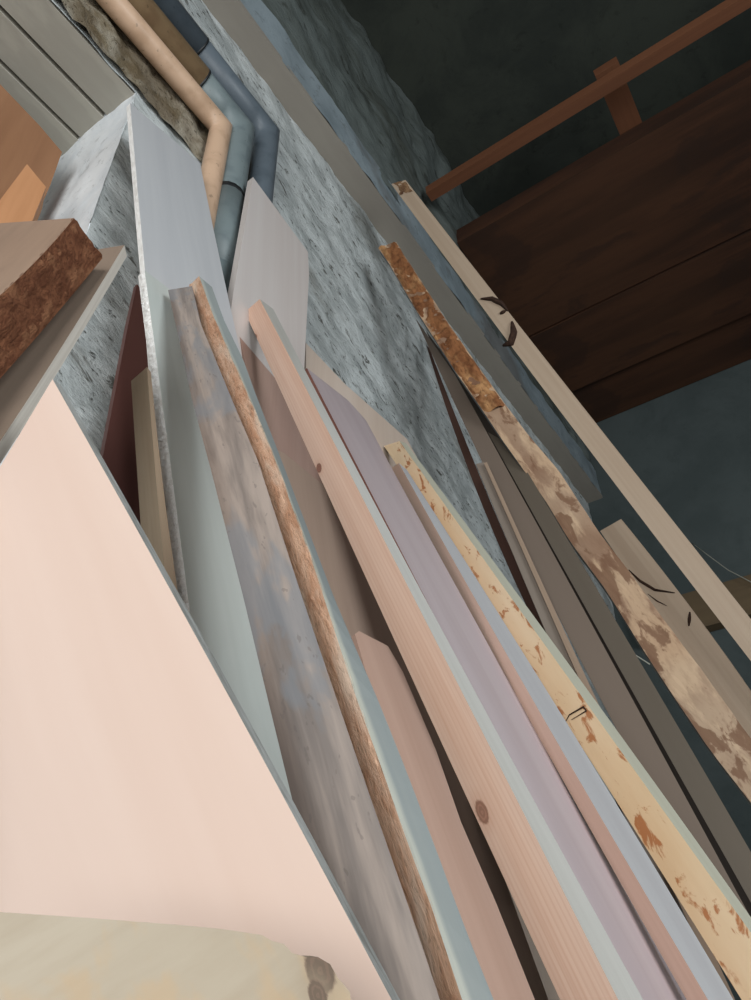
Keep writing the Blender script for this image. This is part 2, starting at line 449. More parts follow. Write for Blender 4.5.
# ledge beam on top of the wall
tag(box('trim_2', (XB, YL, ZL), (XF, D + .3, ZL + .02), M_ledge), kind='structure')
ZF = HC + (at_y((260, 0), YL).z - HC)
fa = st_grid('trim_3', Vector((XB, YL, ZL)), Vector((XF - XB, 0, 0)), Vector((0, 0, ZF - ZL + .01)), (300, 8), Vector((0, 1, 0)), M_fas, .008, 6)
st_grid('wall_left_upper', Vector((XB, YL + .02, ZF - .06)), Vector((XF - XB, 0, 0)), Vector((0, 0, ZT - ZF + .16)), (300, 50), Vector((0, 1, 0)), M_up, .03, 4)
# ceiling
tag(box('ceiling', (XB, YR, ZT + .06), (XF + .1, D + .3, ZT + .16), M_ceil), kind='structure')
xs = [at_z((479, 229), ZP).x, at_z((530, 337), ZP).x, at_z((576, 391), ZP).x, XF]
for k in range(3):
    zz = ZP + (0, 0, .03)[k]
    o = box('ceiling_board', (xs[k] + .008, YR + .05, zz), (xs[k + 1] - .008, YL, zz + .10), M_ceilw)
    tag(o, ('widest dark brown ceiling board, beside the open dark ceiling bay', 'middle reddish brown ceiling board', 'darkest brown ceiling board, beside the blue grey far wall')[k], 'board', 'dark brown ceiling boards')
# far wall, other walls, floor
tag(box('wall_far', (XF, YR, 0), (XF + .12, D + .3, ZT + .1), M_far), kind='structure')
tag(box('wall_right', (XB, YR - .1, 0), (XF, YR, ZT + .1), M_plain), kind='structure')
tag(box('floor', (XB, YR, -.05), (XF, D + .8, 0), M_floor), kind='structure')
# back wall with a wide open doorway
tag(box('wall_back', (XB - .1, YR, 3.0), (XB, D + .8, ZT + .1), M_plain), kind='structure')
tag(box('wall_back_side', (XB - .1, .5, 0), (XB, D + .8, 3.0), M_plain), kind='structure')
# batten and brace under the ceiling
b0 = at_y((428, 192), YL - .02)
bt = box('ceiling_batten', (b0.x, YR + .02, b0.z), (b0.x + .05, YL - .01, b0.z + .05), M_bat)
c0, c1 = at_z((606, 86), ZP + .2), at_z((645, 146), ZP + .2)
br = box('ceiling_brace', (c0.x - .06, -.0, ZP + .17), (c1.x + .1, .10, ZP + .22), M_bat); br.location = ((c0.x + c1.x) / 2, (c0.y + c1.y) / 2, ZP + .17)
tag(br, 'short reddish brace board between the batten and the brown ceiling boards', 'brace')
tag(bt, 'thin reddish brown ceiling batten crossing the dark ceiling bay', 'batten')
# timber shelf rail on the far wall
r0 = at_x((690, 592), XF - .08); r1 = at_x((707, 626), XF - .08)
o = box('wall_rail', (XF - .08, YR + .3, r1.z), (XF - .004, YL - .02, r0.z), wood('rail_wood', S(104, 88, 66), S(88, 74, 56), grain=12, along=1, contrast=.4, seed=44))
tag(o, 'brown timber rail on the blue grey far wall', 'rail')
# orange timbers lying in the opening
M_or = wood('orange_timber', S(142, 104, 76), S(120, 84, 60), S(152, 114, 86), grain=20, along=1, contrast=.4, rough=.6, seed=45)
M_or2 = wood('light_orange_timber', S(178, 128, 90), S(156, 108, 72), S(188, 140, 102), grain=20, along=1, contrast=.4, rough=.6, seed=46)

tag(box('wall_left_core', (XB, YL + .06, ZL + .02), (XF, D + .3, ZT + .1), M_plain), kind='structure')
def dproj(edge, ref):
    n = ray(edge[0]).cross(ray(edge[-1])).normalized(); r = Vector(ref); return (r - r.dot(n) * n).normalized()
def phin(d, px, phi):
    v = norm2(Vector(d).normalized(), -ray(px)); return Matrix.Rotation(math.radians(phi), 3, Vector(d).normalized()) @ v
def prism(name, px, anchor, apx, n, t, d, mats, floor_from=None, parent=None, foot=.004, uvd=None):
    """front outline px on the plane through apx; floor_from = (i, j): those two outline points are followed down d to the floor"""
    n = Vector(n).normalized(); d = Vector(d).normalized(); d = norm2(n, d)
    A = anch(apx, anchor)
    P = [on(p, A, n) for p in px]
    if floor_from:
        a, b = P[floor_from[0]], P[floor_from[1]]
        P = P[:floor_from[0] + 1] + [a + d * ((a.z - foot) / -d.z), b + d * ((b.z - foot) / -d.z)] + P[floor_from[1]:]
    dn = -n * t
    if dn.z < 0 and floor_from: P = [p if p.z > foot + .001 else p - d * ((-dn.z) / -d.z) for p in P]
    base = min(P, key=lambda p: p.z).copy()
    m = len(P); V = [p - base for p in P] + [p + dn - base for p in P]
    ax = d.cross(n).normalized(); top = P[0]
    uvp = [((p - top).dot(ax), (p - top).dot(d)) for p in P]
    F_ = [tuple(range(m)), tuple(range(2 * m - 1, m - 1, -1))]; U_ = [uvp, [uvp[i] for i in range(m - 1, -1, -1)]]; fm = [0, 0]
    for i in range(m):
        j = (i + 1) % m; F_.append((i, j, j + m, i + m)); u0, u1 = uvp[i], uvp[j]
        U_.append([u0, u1, (u1[0] + t, u1[1]), (u0[0] + t, u0[1])]); fm.append(1 if len(mats) > 1 else 0)
    o = obj(name, V, F_, mats, parent, U_, False, fm); o.location = base
    INFO[o.name] = dict(P=P, n=n, d=d, top=top, ax=ax, A=A)
    print('PRISM', o.name, 'y0 %.2f' % A.y, 'z', round(min(p.z for p in P), 2), round(max(p.z for p in P), 2))
    return o
def puv(o, px):
    i = INFO[o.name]; P = on(px, i['A'], i['n']); return ((P - i['top']).dot(i['ax']), (P - i['top']).dot(i['d']))
def bev(o, w=.0012):
    m = o.modifiers.new('arris', 'BEVEL'); m.width = w; m.segments = 2; m.limit_method = 'ANGLE'; m.angle_limit = math.radians(40); return o
S = srgb
# ================================================================ boards
M_white = wood('primed_sheet', S(184, 186, 188), S(168, 170, 174), grain=20, along=1.2, contrast=.25, fine=.05, bs=.04, rough=.55, patch=.15, patchcol=S(150, 150, 148), patchscale=2)
M_white2 = wood('primed_sheet_lower', S(182, 188, 184), S(166, 172, 168), grain=20, along=1.2, contrast=.25, fine=.05, bs=.04, rough=.5, patch=.12, patchcol=S(160, 160, 155), patchscale=2, seed=3)
M_fuzz = wood('sawn_ply_edge', S(242, 242, 240), S(216, 214, 210), grain=160, along=40, contrast=.8, fine=.4, bs=.8, rough=.8)
Ds = Vector((.10, -.24, -.965)).normalized()
EL = [(133.5, 104), (138, 170), (143, 240), (150, 300)]
EM = [(200, 163), (215, 236), (240, 350), (246, 375)]
dW = dproj([EL[0], EL[-1]], Vector((.07, -.12, -.99)))
sheet_up = board1('primed_sheet', [(130, 103), (138, 190), (147, 296), (152, 340)], EM, .815, (-.05, -1, 0), .012, [M_white, M_fuzz], d=dW, fmat=(0, 1, 0, 1))
tag(sheet_up, 'tall pale grey sheet with a pointed top leaning beside the beige pipe', 'board')
E2L = [(145, 270), (149, 300), (153.5, 344), (161, 400), (171, 460), (180, 533), (190, 616)]
sheet_lo = board1('primed_sheet', E2L, [(170, 290), (196, 380), (216, 460), (250, 590), (300, 780)], .715, (-.05, -1, 0), .016, [M_white2, M_fuzz], d=dproj([E2L[0], E2L[-1]], Ds), fmat=(0, 1, 0, 1))
tag(sheet_lo, 'greenish white sheet with a fuzzy sawn left edge behind the weathered grey plank', 'board')
fz = shell(sheet_lo, 'fuzzy_edge', 3, M_fuzz, .0015, .004, 220, 0, 1, 0, 1, nu=5, ns=700, edgewob=0)
fz['label'] = 'rough white sawn edge'
M_fuz2 = M_fuzz
# weathered grey plank and live-edge plank
M_weath = wood('weathered_wood', S(150, 136, 126), S(94, 86, 82), S(162, 154, 148), grain=26, along=2.2, contrast=.8, patch=.55, patchcol=S(112, 118, 124), patchscale=5, patchlo=.48, fine=.4, bs=.4, rough=.8, speck=.4, band=(.02, .0, S(92, 76, 66), .5), seed=5)
L4a = [(168, 290), (180, 344), (192, 400), (212, 474), (244, 600), (268, 700), (295, 811)]
L4b = [(189, 286), (198, 320), (229.5, 400), (253.5, 460), (280, 538), (299, 600), (333, 700), (366, 802), (408, 922), (429, 1000)]
M4b = [(199, 276), (213, 315), (232, 359), (250, 400), (274, 457), (295, 515), (315, 570), (357, 700), (381, 766), (408, 844), (435, 916), (462, 1000)]
R4b = [(212, 287), (224, 320), (243, 359), (256, 395), (278, 451), (299, 506), (314, 545), (335, 600), (378, 700), (408, 775), (440, 860), (466, 931), (493, 998)]
dP = Vector((-.155, -.41, -.899)).normalized()
M_bk1 = bark('orange_bark', S(224, 186, 158), S(202, 156, 126), S(230, 204, 182), 75, .3, .6, 1, .5)
M_side = wood('grey_sawn_side', S(128, 132, 130), S(98, 106, 112), S(150, 152, 146), grain=40, along=2, contrast=.6, patch=.6, patchcol=S(96, 108, 120), patchscale=5, patchlo=.5, fine=.3, rough=.8)
live = board2('live_edge_plank', L4b, M4b, R4b, .9, .655, [M_bk1, M_side, M_weath], fmat=(0, 1, 2, 2), capmat=2, ns=40, raw=True)
tag(live, 'grey plank with an orange bark edge beside the weathered grey plank', 'plank')
bk = shell(live, 'bark', 0, M_bk1, -.0002, .003, 70, 0, 1, .0, 1.0, nu=10, ns=420, edgewob=.1); bk['label'] = 'rough orange brown bark'
u1 = INFO[live.name]['per'][1]
live.data.materials[1] = wood('weathered_side_lit_arris', S(172, 172, 158), S(138, 144, 142), S(180, 180, 168), grain=40, along=2, contrast=.6, fine=.3, rough=.8, band=(u1 + .003, u1 + .009, S(118, 126, 128), .8))  # pale base left along the arris paints its highlight; weathered blue grey beyond
weath = board1('weathered_plank', L4a, [(192, 286), (200, 322), (233, 402), (258, 461), (283, 538), (303, 600), (337, 700), (372, 802), (414, 922), (440, 1000)], .69, phin(dproj([L4a[0], L4a[-1]], (-.1, -.34, -.93)), (240, 560), 3), .022, [M_weath], d=dproj([L4a[0], L4a[-1]], (-.1, -.34, -.93)), ns=40, raw=True)
tag(weath, 'wide weathered grey brown plank leaning on the greenish white sheet', 'plank')
# pine beam
LP = [(244, 312), (262, 344), (280, 392), (316, 466), (361, 575), (404, 660), (445, 750), (477, 814), (525, 923), (559, 1000)]
MP = [(261, 299), (280, 340), (300, 376), (324, 420), (356, 492), (404, 578), (440, 650), (492, 750), (533, 827), (568, 900), (617, 1000)]
RP = [(271, 309), (288, 337), (304, 366), (320, 400), (332, 420), (360, 472), (385, 525), (420, 588), (465, 672), (505, 750), (560, 851), (600, 920), (644, 1000)]
M_pine = wood('pine', S(228, 194, 172), S(206, 160, 134), S(232, 204, 186), grain=60, along=1.3, contrast=.35, fine=.3, wave=26, rough=.55, seed=1)
M_pside = wood('pine_side', S(164, 162, 156), S(142, 140, 134), S(176, 176, 172), grain=60, along=1.3, contrast=.3, fine=.2, rough=.6, seed=2)
pine = board2('pine_timber', LP, MP, RP, .55, .70, [M_pine, M_pside], fmat=(0, 1, 0, 1), ns=40)
tag(pine, 'long pink pine timber with a round knot, leaning in the middle of the stack', 'timber')
ku = uv_of(pine, (482, 812)); k2 = uv_of(pine, (319, 468)); k3 = uv_of(pine, (255, 338))
M_pine2 = wood('pine_knotted', S(228, 194, 172), S(204, 156, 130), S(232, 204, 186), grain=60, along=1.3, contrast=.35, fine=.3, wave=60, rough=.55, seed=1,
               knots=[(ku[0], ku[1], .007, S(120, 84, 70)), (k2[0], k2[1], .006, S(96, 50, 44)), (k3[0] - .002, k3[1], .009, S(80, 36, 34))])
pine.data.materials[0] = M_pine2
# hexagonal-topped pale board by the pipes
M_pale = wood('pale_veneer', S(192, 186, 182), S(182, 172, 168), S(196, 192, 190), grain=40, along=.8, contrast=.3, fine=.12, rough=.5, bs=.1, seed=7)
pale = prism('pale_board', [(253, 177), (308, 252), (309, 275), (304, 372), (306, 430), (228, 330), (233, 296)], .775, (253, 177), (-.03, -1, .06), .018, (.0, -.06, -1), [M_pale], floor_from=(4, 5))
tag(pale, 'wide pale board with an angled top in front of the grey drain pipes', 'board')
M_brown = wood('brown_panel', S(168, 140, 126), S(146, 116, 104), S(176, 152, 142), grain=30, along=.8, contrast=.35, fine=.15, rough=.55, bs=.1, seed=8)
dA = dproj([(233, 300), (430, 800)], dP)
brown = prism('brown_panel', [(231, 299), (243, 311), (300, 366), (330, 440), (420, 660), (300, 600)], .755, (231, 299), Vector((0, -1, .16)), .01, dA, [M_brown], floor_from=(4, 5))
tag(brown, 'dull brown panel showing just left of the tip of the pink pine timber', 'panel')
M_brown2 = wood('taupe_panel', S(172, 150, 134), S(154, 132, 118), S(180, 158, 144), grain=30, along=.8, contrast=.3, fine=.1, rough=.5, bs=.08, seed=9)
pb = prism('taupe_panel', [(278, 450), (286, 454), (318, 472), (336, 500), (440, 700), (610, 1000), (520, 1000), (270, 520)], .70, (283, 452), Vector((0, -1, .28)), .01, dA, [M_brown2], floor_from=(4, 5))
tag(pb, 'taupe panel with a shallow pointed top, above the short pinkish brown panel', 'panel')
M_brown3 = wood('pinkish_panel', S(206, 172, 154), S(190, 154, 136), S(210, 180, 164), grain=30, along=.8, contrast=.3, fine=.12, rough=.5, bs=.08, seed=11)
pc = prism('pinkish_panel', [(355, 634), (359, 631), (388, 646), (403, 672), (436, 750), (461, 822), (497, 905), (535, 1000), (470, 1000), (400, 790)], .545, (355, 632), Vector((0, -1, .42)), .01, dA, [M_brown3], floor_from=(7, 8))
tag(pc, 'short pinkish brown panel left of the knot on the pink pine timber', 'panel')
# panels right of the pine
M_mauve = wood('mauve_panel', S(192, 180, 182), S(176, 160, 164), S(196, 186, 192), grain=16, along=.8, contrast=.4, fine=.1, rough=.5, bs=.08, seed=12)
M_mauves = wood('mauve_panel_edge', S(140, 96, 84), S(110, 74, 64), grain=60, along=2, contrast=.4, seed=13)
L8 = [(307, 368), (632, 1000)]
M8 = [(362, 410), (392, 470), (423, 528), (510, 684), (584, 817), (638, 904), (690, 1004)]
mauve = board1('mauve_panel', L8, M8, .735, (0, -1, 0), .014, [M_mauve, M_mauves], d=dproj([M8[0], M8[-1]], (-.1, -.35, -.93)), fmat=(0, 1, 0, 1), ns=30)
tag(mauve, 'wide mauve panel directly right of the pink pine timber', 'panel')
M_cream = wood('cream_veneer', S(206, 190, 176), S(190, 170, 154), S(212, 198, 186), grain=30, along=.8, contrast=.3, fine=.1, rough=.5, bs=.08, seed=14)
dC = dproj([(405, 440), (470, 565)], dP)
cream = prism('cream_board', [(306, 343), (345, 384), (407, 439), (440, 500), (580, 760), (480, 700), (306, 380)], .80, (306, 343), Vector((0, -1, .12)), .01, dC, [M_cream], floor_from=(4, 5))
tag(cream, 'cream board with a slanted top peeking out behind the mauve panel', 'board')
L9 = [(391, 469), (420, 525), (506, 680), (580, 813), (634, 900), (684, 998)]
M9 = [(397, 463), (424, 505), (473, 591), (530, 700), (583, 787), (643, 887), (699, 985)]
R9 = [(405, 470), (440, 515), (480, 585), (537, 680), (600, 780), (657, 864), (700, 940), (731, 1000)]
M_pkw = wood('pink_edge', S(226, 196, 178), S(204, 170, 150), S(232, 208, 192), grain=50, along=1.4, contrast=.4, fine=.2, rough=.6, seed=15)
M_blue = wood('planed_blue_grey', S(164, 166, 168), S(146, 146, 148), S(176, 182, 188), grain=20, along=.8, contrast=.3, fine=.1, rough=.45, seed=16)
nine = board2('planed_board', L9, M9, R9, 1.2, .70, [M_pkw, M_blue], fmat=(0, 1, 0, 1), ns=30, d=dproj([M9[0], M9[-1]], dP))
tag(nine, 'planed board with pink edge and pale blue face beside the stained yellow board', 'board')
L10 = [(386, 446), (412, 492), (440, 530), (497, 614), (540, 684), (600, 778), (640, 838), (690, 912), (740, 1000)]
M10 = [(400, 441), (420, 470), (484, 561), (513, 601), (569, 674), (587, 707), (634, 770), (700, 860), (752, 935)]
R10 = [(407, 443), (420, 464), (500, 572), (534, 612), (577, 675), (594, 700), (640, 763), (700, 847), (752, 918)]
M_osb = wood('stained_yellow_wood', S(230, 208, 172), S(218, 188, 146), S(238, 220, 192), grain=20, along=3, contrast=.4, patch=.9, patchcol=S(176, 112, 66), patchscale=22, patchlo=.55, fine=.15, rough=.6, seed=17, speck=.15)
M_osbs = wood('yellow_board_side', S(176, 176, 160), S(160, 158, 142), grain=40, along=1, contrast=.3, seed=18)
osb = board2('stained_board', L10, M10, R10, .35, .72, [M_osb, M_osbs], fmat=(0, 1, 0, 1), ns=30, d=dproj([M10[0], M10[-1]], dP))
tag(osb, 'yellow board with orange brown bark stains along its narrow face', 'board')
# dark panels to the right
dL = Vector((.175, -.284, -.943)).normalized()
M_dk = wood('dark_brown_panel', S(110, 98, 88), S(98, 86, 76), S(116, 104, 94), grain=14, along=.6, contrast=.3, fine=.08, rough=.5, bs=.06, seed=19)
M_dk3 = wood('gap_shade_sheet', S(52, 44, 38), S(42, 36, 32), S(56, 48, 42), seed=50)
M_dk2 = wood('dark_olive_panel', S(98, 90, 80), S(88, 80, 70), S(104, 96, 86), grain=14, along=.6, contrast=.3, fine=.08, rough=.5, bs=.06, seed=20)
La = [(418, 318), (430, 350), (460, 420), (484, 470), (520, 544), (553, 604), (593, 680), (634, 757), (690, 870)]
Ma = [(455, 375), (500, 457), (545, 539), (582, 606), (620, 671), (661, 750), (687, 810), (751, 914)]
dka = board1('dark_panel', La, Ma, -1.72, phin(dproj([Ma[0], Ma[-1]], dP), (560, 620), -2), .008, [M_dk], d=dproj([Ma[0], Ma[-1]], dP), apx=(520, 544), ns=30)
tag(dka, 'long dark taupe panel leaning behind the bark covered board, left one of the two', 'panel')
Lb = [(488, 432), (545, 538), (584, 606), (624, 670), (666, 749), (695, 811), (760, 916)]
Mb = [(510, 445), (560, 525), (600, 590), (631, 647), (663, 703), (690, 750), (751, 850)]
dkb = board1('dark_panel', Lb, Mb, -1.78, phin(dproj([Mb[0], Mb[-1]], dP), (640, 700), -1), .008, [M_dk2], d=dproj([Mb[0], Mb[-1]], dP), apx=(545, 538), ns=30)
tag(dkb, 'narrow dark olive panel right of the long dark taupe panel, against the blue grey wall', 'panel')
Lc = [(426, 330), (470, 425), (530, 545), (600, 680), (700, 870)]
Mc = [(470, 390), (520, 470), (575, 565), (640, 680), (745, 870)]
gap_shade = board1('dark_panel', Lc, Mc, -1.86, phin(dproj([Mc[0], Mc[-1]], dP), (600, 650), 0), .008, [M_dk3], d=dproj([Mc[0], Mc[-1]], dP), apx=(530, 545), ns=30)  # added dark sheet, stands in for the shaded wall behind the gap
tag(gap_shade, 'very dark sheet added as the shade in the gap between the taupe and olive panels', 'panel')
M_red = wood('dark_red_lath', S(74, 52, 44), S(56, 38, 32), grain=50, along=2, contrast=.6, seed=21)
M_gl = wood('grey_lath', S(132, 122, 112), S(112, 102, 94), grain=50, along=2, contrast=.4, seed=22)
M_tn = wood('tan_lath', S(156, 136, 118), S(130, 112, 96), grain=50, along=2, contrast=.4, seed=23)
def lath(L, M, anchor, mat, label, t=.012):
    o = board1('thin_lath', L, M, anchor, phin(dproj([M[0], M[-1]], dP), M[1], -5), t, [mat], d=dproj([M[0], M[-1]], dP), ns=12)
    return tag(o, label, 'lath', 'laths beside the dark panels')
lath([(424, 345), (463, 440), (492, 539), (528, 609), (570, 690)], [(428, 348), (468, 440), (506, 539), (545, 632), (590, 720)], -2.8, M_red, 'dark red brown lath nearest the plaster wall, leftmost of the thin laths')
lath([(476, 464), (502, 528), (544, 627), (590, 735)], [(484, 462), (519, 544), (557, 627), (602, 730)], -1.95, M_gl, 'grey lath between the dark red lath and the tan lath')
lath([(484, 463), (519, 544), (557, 627), (600, 727)], [(487, 462), (524, 544), (563, 627), (606, 720)], -1.93, M_tn, 'very thin tan lath beside the long dark taupe panel')
# bark board
LB = [(378, 248), (388, 262), (416, 310), (455, 371), (483, 411), (503, 441), (545, 500), (569, 540), (606, 590), (642, 648), (672, 694), (710, 750), (752, 804)]
MB_ = [(396, 242), (416, 273), (447, 321), (478, 366), (505, 404), (530, 437), (560, 472), (598, 531), (626, 567), (658, 612), (701, 669), (752, 740)]
dB = dproj([(387, 245), (752, 772)], dL)
M_bb = wood('debarked_plank', S(176, 148, 120), S(124, 94, 74), S(192, 170, 144), grain=18, along=6, contrast=.9, patch=.85, patchcol=S(112, 82, 62), patchscale=11, patchlo=.5, fine=.3, rough=.75, bs=.5, seed=24, speck=.3)
barkb = board1('bark_covered_board', LB, MB_, .80, phin(dB, (560, 500), -8), .028, [M_bb, M_side], d=dB, fmat=(0, 1, 0, 1), nu=8, ns=60, raw=True, amp=(.002, .001, 0, .001), nscale=40)
tag(barkb, 'long board covered in ragged brown bark leaning right of the dark panels', 'board')
M_bk2 = bark('ragged_bark', S(142, 96, 62), S(112, 72, 46), S(176, 134, 92), 38, .45, 1.0, 4, .6)
sh = shell(barkb, 'bark', 0, M_bk2, .005, .012, 38, .0, .40, .02, .98, nu=10, ns=200, seed=3, edgewob=.12); sh['label'] = 'thick ragged bark on the upper end'
# light pine boards
M_lt = wood('light_pine', S(176, 158, 138), S(158, 138, 118), S(184, 168, 150), grain=50, along=1, contrast=.3, fine=.15, rough=.6, seed=25)
LL = [(390, 184), (417, 220), (450, 262), (480, 301), (512, 346), (559, 414), (615, 480), (666, 550), (686, 583), (751, 658)]
ML = [(406, 180), (425, 204), (455, 244), (480, 277), (496, 299), (527, 335), (603, 427), (640, 480), (693, 550), (751, 618)]
lt = board1('light_pine_board', LL, ML, .72, phin(Vector((.175, -.284, -.943)), (570, 430), 4), .02, [M_lt], d=fitdir([[LL[0], LL[-1]], [ML[0], ML[-1]]]), ns=40)
tag(lt, 'longest light pine board reaching up to the ceiling batten', 'board')
M_tip = bark('tip_bark', S(112, 84, 62), S(140, 110, 82), S(90, 64, 48), 60, .5, .9, 8, .7)
tp = shell(lt, 'bark', 0, M_tip, .002, .004, 60, .0, .035, .1, .95, nu=8, ns=30, seed=7, edgewob=.6)
LS = [(600, 531), (647, 599), (696, 667), (751, 741)]
MS = [(621, 519), (680, 593), (720, 648), (751, 691)]
st = board1('light_pine_board', LS, MS, -2.05, phin(dL, (680, 640), 4), .02, [M_lt], d=dproj([MS[0], MS[-1]], dL), ns=20)
tag(st, 'short light pine board with a square top in front of the bark covered board', 'board')
def sliver(parent, pts, r, mat, name='bark_sliver'):
    i = INFO[parent.name]
    P = [on(p, i['A'], i['n1']) + i['n1'] * .0015 for p in pts]
    Q = []
    for k in range(len(P) - 1):
        for s in range(6): Q.append(P[k].lerp(P[k + 1], s / 6))
    Q.append(P[-1]); n = len(Q) - 1
    return tube(name, Q, r, mat, parent, 6, [r * (.25 + .75 * math.sin(math.pi * (k + .5) / (n + 1))) for k in range(n + 1)])
M_crk = bark('dark_sliver', S(50, 36, 30), S(66, 48, 38), S(40, 30, 26), 90, .5, .6)
sliver(lt, [(481, 299), (492, 299), (502, 304), (508, 311)], .008, M_crk)
sliver(lt, [(512, 322), (514, 333), (511, 343), (503, 346)], .012, M_crk)
sliver(lt, [(500, 314), (506, 311)], .006, M_crk)
sliver(st, [(629, 570), (640, 581), (655, 590), (675, 593)], .0035, M_crk)
sliver(st, [(648, 594), (657, 601), (667, 606)], .0015, M_crk)
sliver(st, [(690, 612), (689, 626)], .004, M_crk)
# ---- left hand things
M_slabf = wood('slab_face', S(140, 116, 98), S(112, 92, 78), S(150, 128, 110), grain=20, along=2, contrast=.5, fine=.3, rough=.75, seed=27)
M_slabb = bark('slab_bark', S(140, 92, 66), S(112, 70, 50), S(160, 112, 82), 70, .6, 1.0, 6, .5)
dS = -ray((396, -104))
LSl = [(-40, 226), (-258, 391)]; MSl = [(73, 218), (42, 258), (0, 293), (-70, 352)]
RSl = [(101, 258), (67, 306), (17, 357), (-3, 381), (-60, 445)]
slab = board2('bark_slab', LSl, MSl, RSl, .5, .50, [M_slabf, M_slabb], d=dS, fmat=(0, 1, 0, 1), capmat=0, ns=30)
tag(slab, 'thick dark slab of wood with a furry reddish bark edge at the left', 'slab')
sb = shell(slab, 'bark', 1, M_slabb, .001, .0035, 70, 0, 1, 0, 1, nu=14, ns=260, seed=11, edgewob=.05)
sb['label'] = 'furry reddish brown bark'
M_16 = wood('white_panel_shaded_face', S(132, 116, 102), S(112, 96, 84), grain=20, along=1, contrast=.3, seed=28, bs=.1)  # brown tone paints the slab's shadow onto the white panel's face
M_16e = wood('white_panel_edge', S(226, 220, 210), S(196, 188, 176), grain=200, along=3, contrast=.6, seed=29)
MW = [(124, 245), (86, 309), (50, 366), (0, 440), (-60, 530)]
d16 = dproj([MW[0], MW[-1]], dS)
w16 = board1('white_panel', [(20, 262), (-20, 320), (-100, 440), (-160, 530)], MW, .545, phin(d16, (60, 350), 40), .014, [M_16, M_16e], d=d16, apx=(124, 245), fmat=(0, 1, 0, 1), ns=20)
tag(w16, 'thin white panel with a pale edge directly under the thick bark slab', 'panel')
# pink plywood
M_ply = wood('pink_plywood', S(216, 196, 184), S(206, 182, 168), S(220, 202, 192), grain=9, along=.7, contrast=.3, fine=.08, rough=.5, bs=.05, seed=30)
M_plye = wood('plywood_edge', S(146, 148, 146), S(112, 112, 108), S(160, 162, 160), grain=300, along=30, contrast=.7, seed=31, bs=.6)
LPl = [(-150, 719), (-190, 1000)]; MPl = [(51.5, 379), (121.5, 499), (190, 623), (240, 722), (300, 826), (345, 912), (392, 1000)]
dPl = dproj([MPl[0], MPl[-1]], Vector((.32, -.36, -.87)))
ply = board1('plywood_sheet', LPl, MPl, .43, phin(dPl, (240, 750), 24), .009, [M_ply, M_plye], d=dPl, apx=(51.5, 379), fmat=(0, 1, 1, 1), capmat=1, ns=20)
tag(ply, 'large smooth pink plywood sheet filling the lower left foreground', 'plywood')
# small board and maroon panel
M_mar = wood('maroon_panel', S(98, 62, 54), S(78, 46, 42), S(106, 72, 66), grain=12, along=.8, contrast=.4, rough=.4, bs=.05, seed=32)
dM = dproj([(136, 286), (105, 470)], Vector((-.12, -.2, -.97)))
mar = prism('maroon_panel', [(137, 284), (150, 300), (170, 480), (200, 640), (150, 560), (103, 456), (128, 325)], .84, (137, 284), Vector((-.1, -1, .14)), .01, dM, [M_mar], floor_from=(3, 4))
tag(mar, 'glossy maroon panel half hidden between the pink plywood and the greenish white sheet', 'panel')
M_sm = wood('dirty_cream_wood', S(176, 160, 138), S(150, 132, 110), S(184, 170, 150), grain=40, along=2, contrast=.4, patch=.6, patchcol=S(120, 98, 78), patchscale=6, patchlo=.58, rough=.7, seed=33)
M_sms = wood('dirty_cream_side', S(140, 122, 102), S(116, 100, 84), grain=40, along=2, contrast=.4, seed=34)
sm = board2('cream_offcut', [(131, 381), (135, 440), (141, 530), (146, 600)], [(147, 367), (153, 446), (160, 520), (168, 600)], [(151, 372), (158, 446), (168, 520), (179, 600)], .5, .62, [M_sm, M_sms], fmat=(0, 1, 0, 1), ns=12, d=dproj([(147, 367), (168, 600)], Ds))
tag(sm, 'small dirty cream board standing in front of the maroon panel', 'board')
# stained board in the near foreground
M_st = wood('water_stained_wood', S(162, 151, 133), S(144, 130, 110), S(170, 160, 144), grain=6, along=26, contrast=.35, patch=.35, patchcol=S(176, 146, 108), patchscale=9, patchlo=.56, fine=.2, rough=.7, seed=36)
dF = dPl
near = prism('stained_offcut', [(-120, 903), (0, 912), (90, 918), (180, 925), (222, 929), (262, 935), (272, 941), (284, 944), (292, 953), (306, 957), (318, 957), (330, 964), (338, 978), (350, 992), (352, 1010), (-120, 1010)][::1], .26, (180, 925),
             -ray((150, 930)), .02, dF, [M_st], floor_from=(14, 15))
tag(near, 'water stained cream board with a ragged dark knot across the bottom left corner', 'board')
kn = puv(near, (320, 970)); 
M_st2 = wood('water_stained_knotted', S(162, 151, 133), S(144, 130, 110), S(170, 160, 144), grain=6, along=26, contrast=.35, patch=.35, patchcol=S(176, 146, 108), patchscale=9, patchlo=.56, fine=.2, rough=.7, seed=36,
             knots=[(kn[0], kn[1], .0055, S(64, 46, 40)), (kn[0] + .005, kn[1] + .007, .0035, S(64, 46, 40))])
near.data.materials[0] = M_st2
